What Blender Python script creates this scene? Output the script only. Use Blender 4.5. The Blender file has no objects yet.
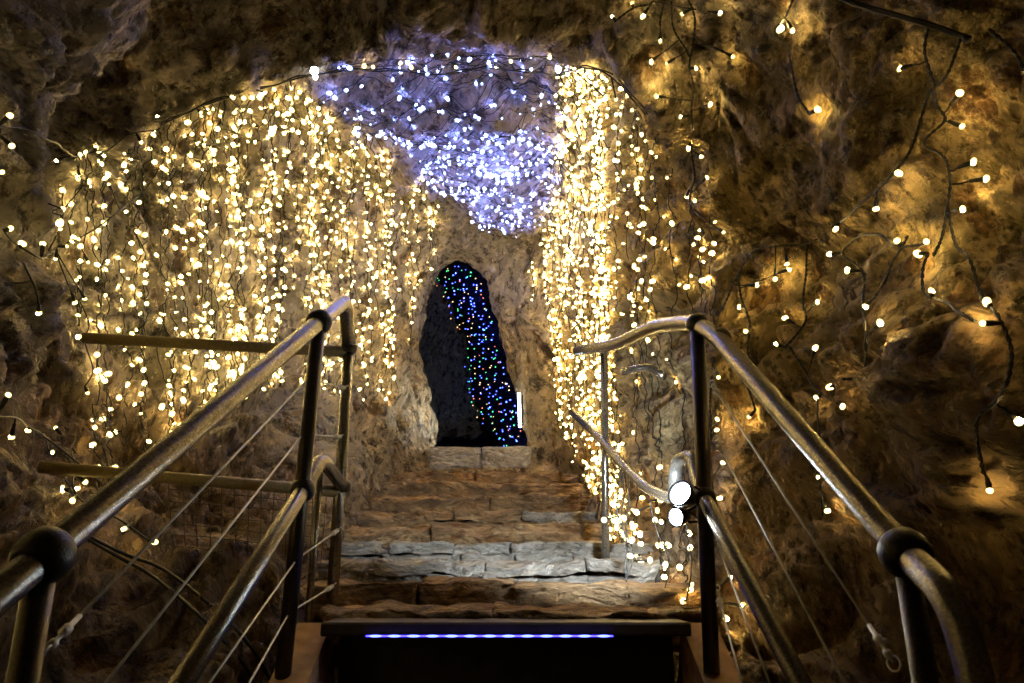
import bpy, math, random
import numpy as np
from mathutils import Vector, noise
from mathutils.bvhtree import BVHTree

random.seed(11)
SC = bpy.context.scene
COL = SC.collection
PI = math.pi

def nvec(p):
    """smooth vector noise, the same on every run"""
    return Vector((noise.noise(p), noise.noise(p + Vector((31.4, 7.7, 12.1))), noise.noise(p + Vector((-5.3, 41.9, 23.6)))))


# ------------------------------------------------------------------ camera
F = 750.0
PITCH = math.radians(17.0)
CP, SP = math.cos(PITCH), math.sin(PITCH)
cam = bpy.data.cameras.new('camera')
cam.sensor_width = 36.0
cam.lens = F / 1024 * 36.0
cam.clip_start = 0.02
camo = bpy.data.objects.new('camera', cam)
COL.objects.link(camo)
camo.location = (0, 0, 0)
camo.rotation_euler = (PI / 2 + PITCH, 0, 0)
SC.camera = camo


def ray(px, py):
    a = (px - 512) / F
    b = (341.5 - py) / F
    return Vector((a, CP - b * SP, SP + b * CP))


def P(px, py, Y):
    """world point at depth Y that is seen in the direction of a photo pixel"""
    d = ray(px, py)
    return d * (Y / d.y)


def proj(p):
    v = p[1] * CP + p[2] * SP
    u = -p[1] * SP + p[2] * CP
    if v <= 0.01:
        return (-9999, -9999)
    return (512 + F * p[0] / v, 341.5 - F * u / v)


# ------------------------------------------------------------------ materials
def mat(name):
    m = bpy.data.materials.new(name)
    m.use_nodes = True
    nt = m.node_tree
    b = nt.nodes['Principled BSDF']
    return m, nt, b


def simple(name, col, rough=.5, metal=0.0, spec=.5, bump=0.0, bscale=80, var=.25):
    m, nt, b = mat(name)
    b.inputs['Roughness'].default_value = rough
    b.inputs['Metallic'].default_value = metal
    b.inputs['Specular IOR Level'].default_value = spec
    tc = nt.nodes.new('ShaderNodeTexCoord')
    n = nt.nodes.new('ShaderNodeTexNoise')
    n.inputs['Scale'].default_value = bscale * .5
    n.inputs['Detail'].default_value = 5
    nt.links.new(tc.outputs['Object'], n.inputs['Vector'])
    r = nt.nodes.new('ShaderNodeValToRGB')
    r.color_ramp.elements[0].position = .3
    r.color_ramp.elements[1].position = .7
    r.color_ramp.elements[0].color = (*[c * (1 - var) for c in col], 1)
    r.color_ramp.elements[1].color = (*[min(1, c * (1 + var)) for c in col], 1)
    nt.links.new(n.outputs['Fac'], r.inputs['Fac'])
    nt.links.new(r.outputs['Color'], b.inputs['Base Color'])
    if bump:
        n2 = nt.nodes.new('ShaderNodeTexNoise')
        n2.inputs['Scale'].default_value = bscale
        n2.inputs['Detail'].default_value = 3
        nt.links.new(tc.outputs['Object'], n2.inputs['Vector'])
        bp = nt.nodes.new('ShaderNodeBump')
        bp.inputs['Strength'].default_value = bump
        bp.inputs['Distance'].default_value = .004
        nt.links.new(n2.outputs['Fac'], bp.inputs['Height'])
        nt.links.new(bp.outputs['Normal'], b.inputs['Normal'])
    return m


def emit(name, col, s):
    m, nt, b = mat(name)
    b.inputs['Base Color'].default_value = (.8, .8, .8, 1)
    b.inputs['Emission Color'].default_value = (*col, 1)
    b.inputs['Emission Strength'].default_value = s
    return m


def rock_material(name, dark, mid, light, vein, veinamt=.5, scale=1.0, bump=1.0, rough=.7, dirt=.6, stretch=(1, 1, 1), pat=1.0, regions=None):
    m, nt, b = mat(name)
    N, L = nt.nodes, nt.links
    tc = N.new('ShaderNodeTexCoord')

    def noi(s, det=8, dist=0.0, rgh=.6, vec=None, typ='FBM', off=None, gain=None):
        n = N.new('ShaderNodeTexNoise')
        n.noise_type = typ
        n.inputs['Scale'].default_value = s * scale
        n.inputs['Detail'].default_value = det
        n.inputs['Distortion'].default_value = dist
        n.inputs['Roughness'].default_value = rgh
        if typ != 'FBM':
            n.inputs['Lacunarity'].default_value = 2.3
            if off is not None: n.inputs['Offset'].default_value = off
            if gain is not None: n.inputs['Gain'].default_value = gain
        L.new(vec or tc.outputs['Object'], n.inputs['Vector'])
        return n

    def ramp(src, p0, p1, c0, c1):
        r = N.new('ShaderNodeValToRGB')
        r.color_ramp.elements[0].position = p0
        r.color_ramp.elements[1].position = p1
        r.color_ramp.elements[0].color = (*c0, 1)
        r.color_ramp.elements[1].color = (*c1, 1)
        L.new(src, r.inputs['Fac'])
        return r

    def mixc(fac, a, bb):
        x = N.new('ShaderNodeMix')
        x.data_type = 'RGBA'
        L.new(fac, x.inputs[0])
        for s_, v in ((6, a), (7, bb)):
            if isinstance(v, tuple):
                x.inputs[s_].default_value = (*v, 1)
            else:
                L.new(v, x.inputs[s_])
        return x.outputs[2]

    def math_(op, a, bb, c=None):
        x = N.new('ShaderNodeMath'); x.operation = op
        for k, v in enumerate((a, bb, c)):
            if v is None: continue
            if isinstance(v, (int, float)): x.inputs[k].default_value = v
            else: L.new(v, x.inputs[k])
        return x.outputs[0]

    # flowing, stretched coordinates
    wn = noi(1.2, 1, 0, .4)
    sc_ = N.new('ShaderNodeVectorMath'); sc_.operation = 'SCALE'; sc_.inputs['Scale'].default_value = .5 / scale
    L.new(wn.outputs['Color'], sc_.inputs[0])
    wv = N.new('ShaderNodeVectorMath'); wv.operation = 'ADD'
    L.new(tc.outputs['Object'], wv.inputs[0]); L.new(sc_.outputs[0], wv.inputs[1])
    mp = N.new('ShaderNodeMapping'); mp.inputs['Scale'].default_value = stretch
    L.new(wv.outputs[0], mp.inputs['Vector'])
    q = mp.outputs[0]

    if regions:
        # the rock changes tint from wall to roof to floor, with ragged limits
        nz = noi(1.1, 5, 0, .6)
        av = N.new('ShaderNodeVectorMath'); av.operation = 'MULTIPLY_ADD'
        av.inputs[1].default_value = (1.6, 1.6, 1.6); av.inputs[2].default_value = (-.8, -.8, -.8)
        L.new(nz.outputs['Color'], av.inputs[0])
        ad = N.new('ShaderNodeVectorMath'); ad.operation = 'ADD'
        L.new(av.outputs[0], ad.inputs[0]); L.new(tc.outputs['Object'], ad.inputs[1])
        sx = N.new('ShaderNodeSeparateXYZ'); L.new(ad.outputs[0], sx.inputs[0])

        def mask(src, a_, b_):
            r = N.new('ShaderNodeMapRange'); r.interpolation_type = 'SMOOTHSTEP'
            r.inputs['From Min'].default_value = a_; r.inputs['From Max'].default_value = b_
            L.new(src, r.inputs['Value'])
            return r.outputs[0]
        mL, mT, mF = mask(sx.outputs[0], -.8, -1.6), mask(sx.outputs[2], 1.9, 2.5), mask(sx.outputs[2], 1.1, .4)

        def reg(k, base):
            return mixc(mT, mixc(mF, mixc(mL, base, regions[0][k]), regions[1][k]), regions[2][k])
        dark_, mid_, light, vein = reg(0, dark), reg(1, mid), reg(2, light), reg(3, vein)

    big = noi(1.5, 5, 0, .6, q)
    if regions:
        cc = mixc(ramp(big.outputs['Fac'], .40, .60, (0, 0, 0), (1, 1, 1)).outputs['Color'], dark_, mid_)
    else:
        cc = ramp(big.outputs['Fac'], .40, .60, dark, mid).outputs['Color']
    med = noi(6, 12, 0, .74, q)
    f2 = ramp(med.outputs['Fac'], .47, .62, (0, 0, 0), (1, 1, 1))
    col = mixc(f2.outputs['Color'], cc, light)
    rg = noi(4.2, 9, 0, .62, q, 'RIDGED_MULTIFRACTAL', .95, 2.2)
    vr = ramp(rg.outputs['Fac'], .55, .95, (0, 0, 0), (veinamt,) * 3)
    col = mixc(vr.outputs['Color'], col, vein)
    dn = noi(13, 10, 0, .75, q)
    dr = ramp(dn.outputs['Fac'], .40, .50, (dirt,) * 3, (0, 0, 0))
    col = mixc(dr.outputs['Color'], col, tuple(v * .5 for v in dark))
    L.new(col, b.inputs['Base Color'])
    rr = ramp(dn.outputs['Fac'], .35, .65, (rough - .3,) * 3, (min(1, rough + .15),) * 3)
    L.new(rr.outputs['Color'], b.inputs['Roughness'])
    b.inputs['Specular IOR Level'].default_value = .5
    # relief: ridges, broken facets, grit
    h1 = noi(5.5 * pat, 10, 0, .66, q, 'RIDGED_MULTIFRACTAL', .9, 2.0)
    h2 = noi(24, 9, 0, .74)
    vo = N.new('ShaderNodeTexVoronoi')
    vo.feature = 'F1'
    vo.inputs['Scale'].default_value = 9 * scale * pat
    vo.inputs['Detail'].default_value = 2
    L.new(q, vo.inputs['Vector'])
    h = math_('MULTIPLY', h1.outputs['Fac'], .42)
    h = math_('MULTIPLY_ADD', vo.outputs['Distance'], -.55, h)
    h = math_('MULTIPLY_ADD', h2.outputs['Fac'], .38, h)
    bp = N.new('ShaderNodeBump')
    bp.inputs['Strength'].default_value = bump
    bp.inputs['Distance'].default_value = .11 / scale
    L.new(h, bp.inputs['Height'])
    L.new(bp.outputs['Normal'], b.inputs['Normal'])
    return m


M = {}
M['rock'] = rock_material('cave_rock', (.075, .034, .011), (.38, .20, .06), (.70, .465, .175), (.90, .70, .36), .75, 1.0, 1.15, .62, .85, stretch=(1.15, 1.15, .75),
                          regions=[((.16, .105, .068), (.44, .32, .215), (.68, .54, .39), (.90, .82, .69)),
                                   ((.13, .055, .017), (.46, .225, .07), (.64, .37, .14), (.64, .46, .27)),
                                   ((.15, .095, .052), (.46, .32, .18), (.72, .56, .36), (.95, .85, .70))])
M['rock_shade'] = rock_material('shade_darkened_rock', (.010, .009, .009), (.025, .023, .023), (.045, .042, .042), (.07, .065, .065), .5, 1.0, 1.0)  # passage shade put into the colour: rock darkened so the doorway reads black
M['rock_shade'].node_tree.nodes['Principled BSDF'].inputs['Specular IOR Level'].default_value = .08
M['stone'] = rock_material('step_stone', (.20, .085, .026), (.54, .28, .095), (.68, .42, .18), (.78, .58, .34), .3, 2.0, 1.0, .7, .6, (.5, 1, 1.6))
M['stone_grey'] = rock_material('grey_step_stone', (.26, .22, .17), (.56, .49, .39), (.72, .66, .56), (.8, .74, .64), .4, 2.0, 1.0, .7, .55, (.6, 1, 1.4))
M['pipe'] = simple('galvanised_pipe', (.34, .32, .28), .20, .92, .5, .28, 300, .45)
M['pipe_dark'] = simple('dark_post_metal', (.07, .058, .042), .30, .8, .5, .25, 300, .25)
M['pipe_olive'] = simple('olive_side_pipe', (.36, .29, .13), .45, .3, .5, .5, 300, .3)
M['clamp'] = simple('black_clamp', (.035, .032, .03), .35, .5, .5, .3, 300, .2)
M['steel'] = simple('steel_wire', (.86, .78, .72), .4, .1)
M['wire'] = simple('black_light_cable', (.012, .012, .010), .42, 0, .5)
M['wire_green'] = simple('dark_green_light_cable', (.018, .022, .014), .4, 0, .5)
M['timber'] = simple('brown_timber', (.50, .29, .12), .6, 0, .3, .6, 30, .35)
M['timber_dark'] = simple('dark_timber', (.045, .030, .018), .55, 0, .4, .6, 30, .35)
M['black'] = simple('black_plastic', (.015, .015, .015), .4)
M['mesh'] = simple('rusty_mesh_wire', (.20, .17, .12), .5, .6)
M['warm'] = emit('warm_white_bulb', (1.0, .78, .26), 1.7)
M['warm_tip'] = emit('warm_white_bulb_tip', (1.0, .68, .22), 34.0)
M['warm_near_tip'] = emit('warm_white_near_bulb_tip', (1.0, .66, .20), 120.0)
M['blue'] = emit('cold_blue_bulb', (.32, .45, 1.0), 1.5)
M['blue_tip'] = emit('cold_blue_bulb_tip', (.15, .22, 1.0), 84.0)
M['c_blue_tip'] = emit('blue_bulb_tip', (.03, .05, 1.0), 30.0)
M['white'] = emit('cold_white_bulb', (.85, .9, 1.0), 9.0)
M['c_blue'] = emit('blue_bulb', (.05, .09, 1.0), 2.6)
M['c_green'] = emit('green_bulb', (.06, .8, .25), 1.2)
M['c_red'] = emit('red_bulb', (1.0, .20, .10), 1.2)
M['c_gold'] = emit('amber_bulb', (1.0, .62, .25), 1.3)
M['strip'] = emit('blue_led_strip', (.03, .02, 1.0), 5.0)
M['strip_dot'] = emit('blue_led_dot', (.12, .16, 1.0), 2.4)
M['tube'] = emit('cold_lamp_tube', (.72, .84, 1.0), 9.0)
M['flood'] = emit('cold_flood_lens', (.72, .86, 1.0), 60.0)


# ------------------------------------------------------------------ mesh helpers
class MB:
    def __init__(self):
        self.v, self.f, self.mi = [], [], []

    def add(self, vs, fs, mi=0):
        o = len(self.v)
        self.v += [tuple(p) for p in vs]
        self.f += [tuple(i + o for i in f) for f in fs]
        self.mi += [mi] * len(fs)

    def tube(self, pts, r, n=8, caps=True, mi=0):
        pts = [Vector(p) for p in pts]
        k = len(pts)
        if k < 2:
            return
        rs = r if isinstance(r, (list, tuple)) else [r] * k
        t0 = (pts[1] - pts[0]).normalized()
        ref = Vector((0, 0, 1)) if abs(t0.z) < .9 else Vector((1, 0, 0))
        u = t0.cross(ref).normalized()
        vs = []
        for i in range(k):
            a = pts[max(0, i - 1)]
            c = pts[min(k - 1, i + 1)]
            t = (c - a)
            t = t.normalized() if t.length > 1e-9 else t0
            u = (u - t * u.dot(t))
            u = u.normalized() if u.length > 1e-6 else t.orthogonal().normalized()
            w = t.cross(u)
            for j in range(n):
                an = 2 * PI * j / n
                vs.append(pts[i] + (u * math.cos(an) + w * math.sin(an)) * rs[i])
        fs = []
        for i in range(k - 1):
            for j in range(n):
                j2 = (j + 1) % n
                fs.append((i * n + j, i * n + j2, (i + 1) * n + j2, (i + 1) * n + j))
        if caps:
            fs.append(tuple(range(n))[::-1])
            fs.append(tuple((k - 1) * n + j for j in range(n)))
        self.add(vs, fs, mi)

    def lathe(self, c, axis, prof, n=16, mi=0):
        """prof: list of (distance along axis, radius)"""
        axis = Vector(axis).normalized()
        c = Vector(c)
        self.tube_frames([(c + axis * a, r) for a, r in prof], axis, n, mi)

    def tube_frames(self, pr, axis, n, mi=0):
        u = axis.orthogonal().normalized()
        w = axis.cross(u)
        vs = []
        for p, r in pr:
            for j in range(n):
                an = 2 * PI * j / n
                vs.append(p + (u * math.cos(an) + w * math.sin(an)) * max(r, 1e-4))
        k = len(pr)
        fs = []
        for i in range(k - 1):
            for j in range(n):
                j2 = (j + 1) % n
                fs.append((i * n + j, i * n + j2, (i + 1) * n + j2, (i + 1) * n + j))
        fs.append(tuple(range(n))[::-1])
        fs.append(tuple((k - 1) * n + j for j in range(n)))
        self.add(vs, fs, mi)

    def ball(self, c, r, axis=(0, 0, 1), n=16, m=10, squash=1.0, mi=0):
        self.lathe(c, axis, [(-r * squash * math.cos(PI * i / m), r * math.sin(PI * i / m)) for i in range(m + 1)], n, mi)

    def box(self, c, sx, sy, sz, ax=None, mi=0, bev=0.0):
        c = Vector(c)
        ax = ax or (Vector((1, 0, 0)), Vector((0, 1, 0)), Vector((0, 0, 1)))
        hx, hy, hz = sx / 2, sy / 2, sz / 2
        b = min(bev, hx * .9, hy * .9, hz * .9)
        if b <= 0:
            vs = [c + ax[0] * (i * hx) + ax[1] * (j * hy) + ax[2] * (k * hz) for i in (-1, 1) for j in (-1, 1) for k in (-1, 1)]
            self.add(vs, [(0, 1, 3, 2), (4, 6, 7, 5), (0, 4, 5, 1), (2, 3, 7, 6), (0, 2, 6, 4), (1, 5, 7, 3)], mi)
            return
        # chamfered profile extruded along x
        prof = [(-hy + b, -hz), (hy - b, -hz), (hy, -hz + b), (hy, hz - b), (hy - b, hz), (-hy + b, hz), (-hy, hz - b), (-hy, -hz + b)]
        vs = []
        for xx, s in ((-hx, .0), (-hx + b, 1), (hx - b, 1), (hx, .0)):
            for (yy, zz) in prof:
                q = 1 if s else 1 - b / max(hy, hz)
                vs.append(c + ax[0] * xx + ax[1] * yy * q + ax[2] * zz * q)
        fs = []
        for i in range(3):
            for j in range(8):
                j2 = (j + 1) % 8
                fs.append((i * 8 + j, i * 8 + j2, (i + 1) * 8 + j2, (i + 1) * 8 + j))
        fs.append(tuple(range(8))[::-1])
        fs.append(tuple(24 + j for j in range(8)))
        self.add(vs, fs, mi)

    def build(self, name, m, parent=None, smooth=True, loc=None):
        me = bpy.data.meshes.new(name)
        off = Vector(loc) if loc is not None else Vector((0, 0, 0))
        vs = self.v if loc is None else [tuple(Vector(p) - off) for p in self.v]
        me.from_pydata(vs, [], self.f)
        ms = m if isinstance(m, (list, tuple)) else [m]
        for x in ms:
            me.materials.append(x)
        if len(ms) > 1:
            me.polygons.foreach_set('material_index', self.mi)
        if smooth:
            me.polygons.foreach_set('use_smooth', [True] * len(me.polygons))
        me.update()
        o = bpy.data.objects.new(name, me)
        COL.objects.link(o)
        if parent is not None:
            o.parent = parent
            if loc is not None:
                o.location = off - parent_loc(parent)
            else:
                o.location = -parent_loc(parent)
        elif loc is not None:
            o.location = off
        return o


def parent_loc(o):
    p = Vector((0, 0, 0))
    while o is not None:
        p += Vector(o.location)
        o = o.parent
    return p


def tag(o, label=None, cat=None, group=None, kind=None):
    if label: o['label'] = label
    if cat: o['category'] = cat
    if group: o['group'] = group
    if kind: o['kind'] = kind
    return o


def empty(name, loc, label, cat, group=None):
    o = bpy.data.objects.new(name, None)
    o.empty_display_size = .05
    COL.objects.link(o)
    o.location = loc
    return tag(o, label, cat, group)


def smooth_path(pts, step=.05, closed=False):
    pts = [Vector(p) for p in pts]
    out = []
    k = len(pts)
    for i in range(k - 1):
        p0 = pts[max(i - 1, 0)]; p1 = pts[i]; p2 = pts[i + 1]; p3 = pts[min(i + 2, k - 1)]
        n = max(1, int((p2 - p1).length / step))
        for j in range(n):
            t = j / n
            out.append(.5 * ((2 * p1) + (p2 - p0) * t + (2 * p0 - 5 * p1 + 4 * p2 - p3) * t * t + (3 * p1 - p0 - 3 * p2 + p3) * t ** 3))
    out.append(pts[-1])
    return out


def round_corners(pts, r=.06, n=6):
    """polyline with filleted bends"""
    pts = [Vector(p) for p in pts]
    out = [pts[0]]
    for i in range(1, len(pts) - 1):
        a, b, c = pts[i - 1], pts[i], pts[i + 1]
        d1 = (a - b); d2 = (c - b)
        rr = min(r, d1.length * .45, d2.length * .45)
        p, q = b + d1.normalized() * rr, b + d2.normalized() * rr
        for j in range(n + 1):
            t = j / n
            out.append(p * (1 - t) ** 2 + b * 2 * t * (1 - t) + q * t * t)
    out.append(pts[-1])
    return out


# ------------------------------------------------------------------ cave shell
def st_px(Y, px, dY=None):
    return [tuple(P(a, b, Y + (dY[i] if dY else 0))) for i, (a, b) in enumerate(px)]


def st_w(Y, w):
    return [(x, Y, z) for x, z in w]


FRONT = [(0, -1.5), (-.75, -1.45), (-1.15, -1.1), (-1.5, -.5), (-1.75, .2), (-1.9, .9), (-1.85, 1.7), (-1.4, 2.4), (-.7, 2.85),
         (.1, 2.95), (.8, 2.8), (1.35, 2.4), (1.6, 1.8), (1.65, 1.0), (1.6, .3), (1.4, -.5), (1.1, -1.1), (.7, -1.45)]
stations = [
    st_w(-2.4, [(x * .9, z * .9) for x, z in FRONT]),
    st_w(-.8, [(x * 1.1, z) for x, z in FRONT]),
    st_w(.9, [(x * 1.02, z) for x, z in FRONT]),
    st_w(1.8, [(0, -1.3), (-.78, -1.2), (-1.0, -.75), (-1.3, -.35), (-1.6, .2), (-1.75, .85), (-1.8, 1.6), (-1.45, 2.4), (-.8, 2.85),
               (0, 2.95), (.75, 2.8), (1.3, 2.3), (1.55, 1.7), (1.5, 1.0), (1.4, .3), (1.25, -.35), (1.05, -.85), (.8, -1.25)]),
    st_w(2.45, [(0, -.75), (-.72, -.62), (-.95, -.34), (-1.3, -.16), (-1.58, .2), (-1.72, .8), (-1.75, 1.5), (-1.5, 2.2), (-.9, 2.75),
                (0, 2.9), (.7, 2.75), (1.2, 2.25), (1.35, 1.6), (1.3, 1.0), (1.22, .4), (1.02, -.1), (.86, -.4), (.74, -.62)]),
    st_px(3.0, [(512, 660), (352, 655), (250, 590), (130, 555), (20, 450), (-25, 320), (0, 150), (75, 60), (240, -20),
                (430, -40), (590, -30), (700, 20), (790, 140), (822, 300), (815, 440), (770, 560), (715, 620), (672, 655)]),
    st_px(3.35, [(512, 625), (362, 622), (255, 570), (140, 540), (75, 450), (62, 310), (88, 190), (165, 125), (300, 74),
                 (430, 50), (556, 48), (640, 84), (700, 160), (722, 300), (725, 430), (705, 550), (672, 600), (650, 622)]),
    st_px(3.75, [(512, 592), (365, 590), (290, 545), (200, 505), (160, 420), (130, 310), (150, 205), (215, 150), (325, 98),
                 (440, 78), (552, 76), (620, 105), (672, 175), (692, 300), (692, 430), (675, 530), (650, 572), (630, 590)]),
    st_px(4.6, [(512, 535), (378, 532), (335, 480), (300, 430), (280, 380), (262, 310), (272, 230), (325, 170), (392, 152),
                (460, 152), (548, 152), (590, 180), (622, 235), (638, 310), (638, 400), (624, 470), (606, 512), (598, 532)]),
    st_px(5.6, [(505, 494), (392, 492), (368, 450), (350, 410), (345, 370), (345, 310), (358, 250), (398, 200), (440, 208),
                (480, 212), (538, 212), (566, 225), (586, 268), (594, 320), (596, 390), (592, 450), (588, 478), (586, 492)]),
    st_px(6.2, [(498, 478), (402, 478), (390, 440), (384, 405), (388, 365), (396, 310), (406, 262), (424, 236), (456, 228),
                (490, 230), (530, 232), (548, 246), (558, 280), (564, 330), (568, 390), (572, 430), (574, 460), (572, 478)]),
    st_px(6.38, [(482, 462), (420, 462), (410, 432), (404, 400), (405, 368), (408, 325), (414, 285), (424, 262), (440, 250),
                 (462, 245), (492, 250), (514, 270), (524, 305), (534, 345), (542, 385), (548, 420), (550, 445), (545, 462)]),
    st_px(6.6, [(478, 449), (439, 447), (431, 425), (426, 392), (421, 360), (421, 335), (426, 306), (430, 284), (439, 268),
                (455, 259), (471, 262), (484, 274), (491, 292), (498, 325), (508, 362), (518, 398), (524, 428), (523, 447)]),
    st_px(6.95, [(478, 453), (436, 452), (426, 425), (421, 392), (416, 360), (416, 335), (420, 306), (425, 282), (434, 262),
                 (455, 251), (474, 255), (488, 270), (496, 292), (504, 325), (513, 362), (521, 398), (526, 428), (526, 449)]),
    st_px(7.6, [(478, 480), (415, 480), (400, 430), (390, 392), (385, 360), (385, 335), (390, 300), (402, 262), (425, 235),
                (455, 225), (480, 235), (500, 258), (508, 292), (513, 325), (520, 362), (530, 398), (535, 440), (535, 475)]),
    st_px(9.0, [(470, 470), (410, 470), (395, 430), (388, 392), (385, 360), (385, 335), (390, 290), (402, 250), (420, 230),
                (440, 232), (455, 248), (468, 275), (478, 305), (488, 335), (497, 365), (508, 400), (515, 440), (518, 468)]),
    st_px(11.0, [(450, 440), (420, 440), (410, 420), (405, 392), (402, 360), (402, 335), (405, 300), (412, 280), (425, 270),
                 (435, 272), (442, 285), (450, 305), (458, 325), (465, 345), (470, 370), (478, 400), (484, 420), (484, 438)]),
]
S = np.array(stations, dtype=float)
NS = S.shape[0]
NU = 792


def catmull_closed(A, n):
    k = A.shape[-2]
    t = np.linspace(0, k, n, endpoint=False)
    i = np.floor(t).astype(int)
    f = (t - i)[:, None]
    p0, p1, p2, p3 = A[(i - 1) % k], A[i % k], A[(i + 1) % k], A[(i + 2) % k]
    return .5 * (2 * p1 + (p2 - p0) * f + (2 * p0 - 5 * p1 + 4 * p2 - p3) * f ** 2 + (3 * p1 - p0 - 3 * p2 + p3) * f ** 3)


R = np.array([catmull_closed(S[i], NU) for i in range(NS)])   # NS x NU x 3
# monotone cubic along the stations
dlt = R[1:] - R[:-1]
slope = np.zeros_like(R)
a_, b_ = dlt[:-1], dlt[1:]
same = (a_ * b_) > 0
slope[1:-1] = np.where(same, 2 * a_ * b_ / np.where(same, a_ + b_, 1), 0)
slope[0], slope[-1] = dlt[0], dlt[-1]
nrows = [8, 12, 26, 46, 48, 36, 42, 64, 54, 38, 22, 22, 16, 14, 16, 12]
rows = []
for i in range(NS - 1):
    for j in range(nrows[i]):
        t = j / nrows[i]
        h00 = 2 * t ** 3 - 3 * t ** 2 + 1; h10 = t ** 3 - 2 * t ** 2 + t; h01 = -2 * t ** 3 + 3 * t ** 2; h11 = t ** 3 - t ** 2
        rows.append(h00 * R[i] + h10 * slope[i] + h01 * R[i + 1] + h11 * slope[i + 1])
rows.append(R[-1])
G = np.array(rows)
NV = G.shape[0]
# normals of the smooth shell, pointing into the cave
du = np.roll(G, -3, axis=1) - np.roll(G, 3, axis=1)
dv = np.zeros_like(G)
dv[2:-2] = G[4:] - G[:-4]
dv[:2] = G[2:4] - G[0:2]; dv[-2:] = G[-2:] - G[-4:-2]
nn = np.cross(du, dv)
nn /= np.maximum(np.linalg.norm(nn, axis=2, keepdims=True), 1e-9)
cen = G.mean(axis=1, keepdims=True)
sgn = np.sign(((cen - G) * nn).sum(axis=2).mean())
nn *= sgn

UI = np.arange(NU) / NU * 18.0       # control index of each column


def ustep(a, b, x):
    t = min(1, max(0, (x - a) / (b - a)))
    return t * t * (3 - 2 * t)


def rockdisp(p, u, y):
    """how far the rock stands into the cave at p"""
    w = nvec(p * .9) * .35 + nvec(p * 2.6 + Vector((7, 3, 1))) * .13
    q = p + w
    d = noise.fractal(q * 1.1, 1.0, 2.0, 3) * .13
    rg = noise.ridged_multi_fractal(q * 1.7, .9, 2.1, 5, 1.0, 2.0)
    d += (rg - 1.1) * .062
    vd = noise.voronoi(q * 2.3)[0]
    d += (min(vd[1] - vd[0], .35) - .17) * .26
    vd = noise.voronoi(q * 6.5 + Vector((3, 9, 4)))[0]
    d += (min(vd[1] - vd[0], .4) - .2) * .11
    d += (noise.ridged_multi_fractal(q * 6.0, .85, 2.2, 5, 1.0, 2.0) - 1.0) * .030
    d += noise.turbulence(q * 14, 4, True) * .018
    d += abs(noise.noise(Vector((q.x * 5, q.y * 5, q.z * 21)))) * .03
    return d


BLOBS = [(P(965, 620, 1.95), .50, -.38), (P(775, 640, 2.3), .22, -.10), (P(940, 120, 2.35), .28, .10), (P(960, 330, 2.2), .22, .09), (P(890, 380, 2.4), .20, .09),
         (P(120, 420, 3.0), .25, .08), (P(225, 505, 3.1), .14, -.12), (P(280, 560, 2.8), .25, .06), (P(660, 420, 3.3), .18, .07)]


for a_px, b_px in ((2, 92), (22, 72), (45, 55), (70, 42), (92, 26), (108, 8)):
    BLOBS.append((P(a_px, b_px, 2.75), .10, .07))


def blob(p):
    s_ = 0
    for c, r, a in BLOBS:
        q = (p - c).length / r
        if q < 2.5: s_ += a * math.exp(-q * q * 1.2)
    return s_


V = G.copy()
for i in range(NV):
    y0 = G[i, 0, 1]
    for j in range(NU):
        x, y, z = G[i, j]
        u = UI[j]
        amp = 1.0
        if y > 5.2: amp *= 1 - .35 * ustep(5.2, 6.0, y)
        if y > 6.2: amp *= 1 - .55 * ustep(6.2, 6.5, y)
        if y > 7.2: amp *= 2.2
        uu = min(u, 18 - u)
        if uu < 2.0 and y < 7: amp *= .25 + .75 * ustep(.9, 2.0, uu)
        d = rockdisp(Vector((x, y, z)), u, y) * amp
        if uu < 1.2 and y < 7: d = min(d, .02) - .03
        V[i, j] += nn[i, j] * (d + blob(Vector((x, y, z))))


def shell_piece(name, c0, c1, r0, r1, m):
    cols = [c % NU for c in range(c0, c1 + 1)]
    vs = V[r0:r1 + 1][:, cols].reshape(-1, 3)
    w = len(cols)
    fs = []
    for i in range(r1 - r0):
        for j in range(w - 1):
            a = i * w + j
            fs.append((a, a + 1, a + w + 1, a + w))
    me = bpy.data.meshes.new(name)
    me.from_pydata([tuple(v) for v in vs], [], fs)
    me.materials.append(m)
    me.polygons.foreach_set('use_smooth', [True] * len(fs))
    me.update()
    o = bpy.data.objects.new(name, me)
    COL.objects.link(o)
    o['kind'] = 'structure'
    return o


def ci(u): return int(round(u / 18 * NU))


RT = sum(nrows[:13])            # row where the passage behind the doorway begins
shell_piece('floor', ci(15.4) - NU, ci(2.9), 0, RT, M['rock'])
shell_piece('wall_left', ci(2.9), ci(7.3), 0, RT, M['rock'])
shell_piece('ceiling', ci(7.3), ci(11.1), 0, RT, M['rock'])
shell_piece('wall_right', ci(11.1), ci(15.4), 0, RT, M['rock'])
shell_piece('wall_passage', 0, NU, RT, NV - 1, M['rock_shade'])
for nm, r in (('wall_front', 0), ('wall_back', NV - 1)):
    mb = MB()
    ring = [Vector(v) for v in V[r]]
    c = sum(ring, Vector()) / NU
    vs = list(ring); nr = 10
    for k in range(1, nr):
        for v in ring:
            q = v.lerp(c, k / nr)
            vs.append(q + Vector((0, noise.fractal(q * 1.6, 1, 2, 4) * .25, 0)) * min(1, k / 2))
    vs.append(c)
    fs = []
    for k in range(nr - 1):
        for j in range(NU):
            j2 = (j + 1) % NU
            fs.append((k * NU + j, k * NU + j2, (k + 1) * NU + j2, (k + 1) * NU + j))
    fs += [((nr - 1) * NU + j, (nr - 1) * NU + (j + 1) % NU, len(vs) - 1) for j in range(NU)]
    mb.add(vs, fs)
    tag(mb.build(nm, M['rock']), kind='structure')

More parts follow.
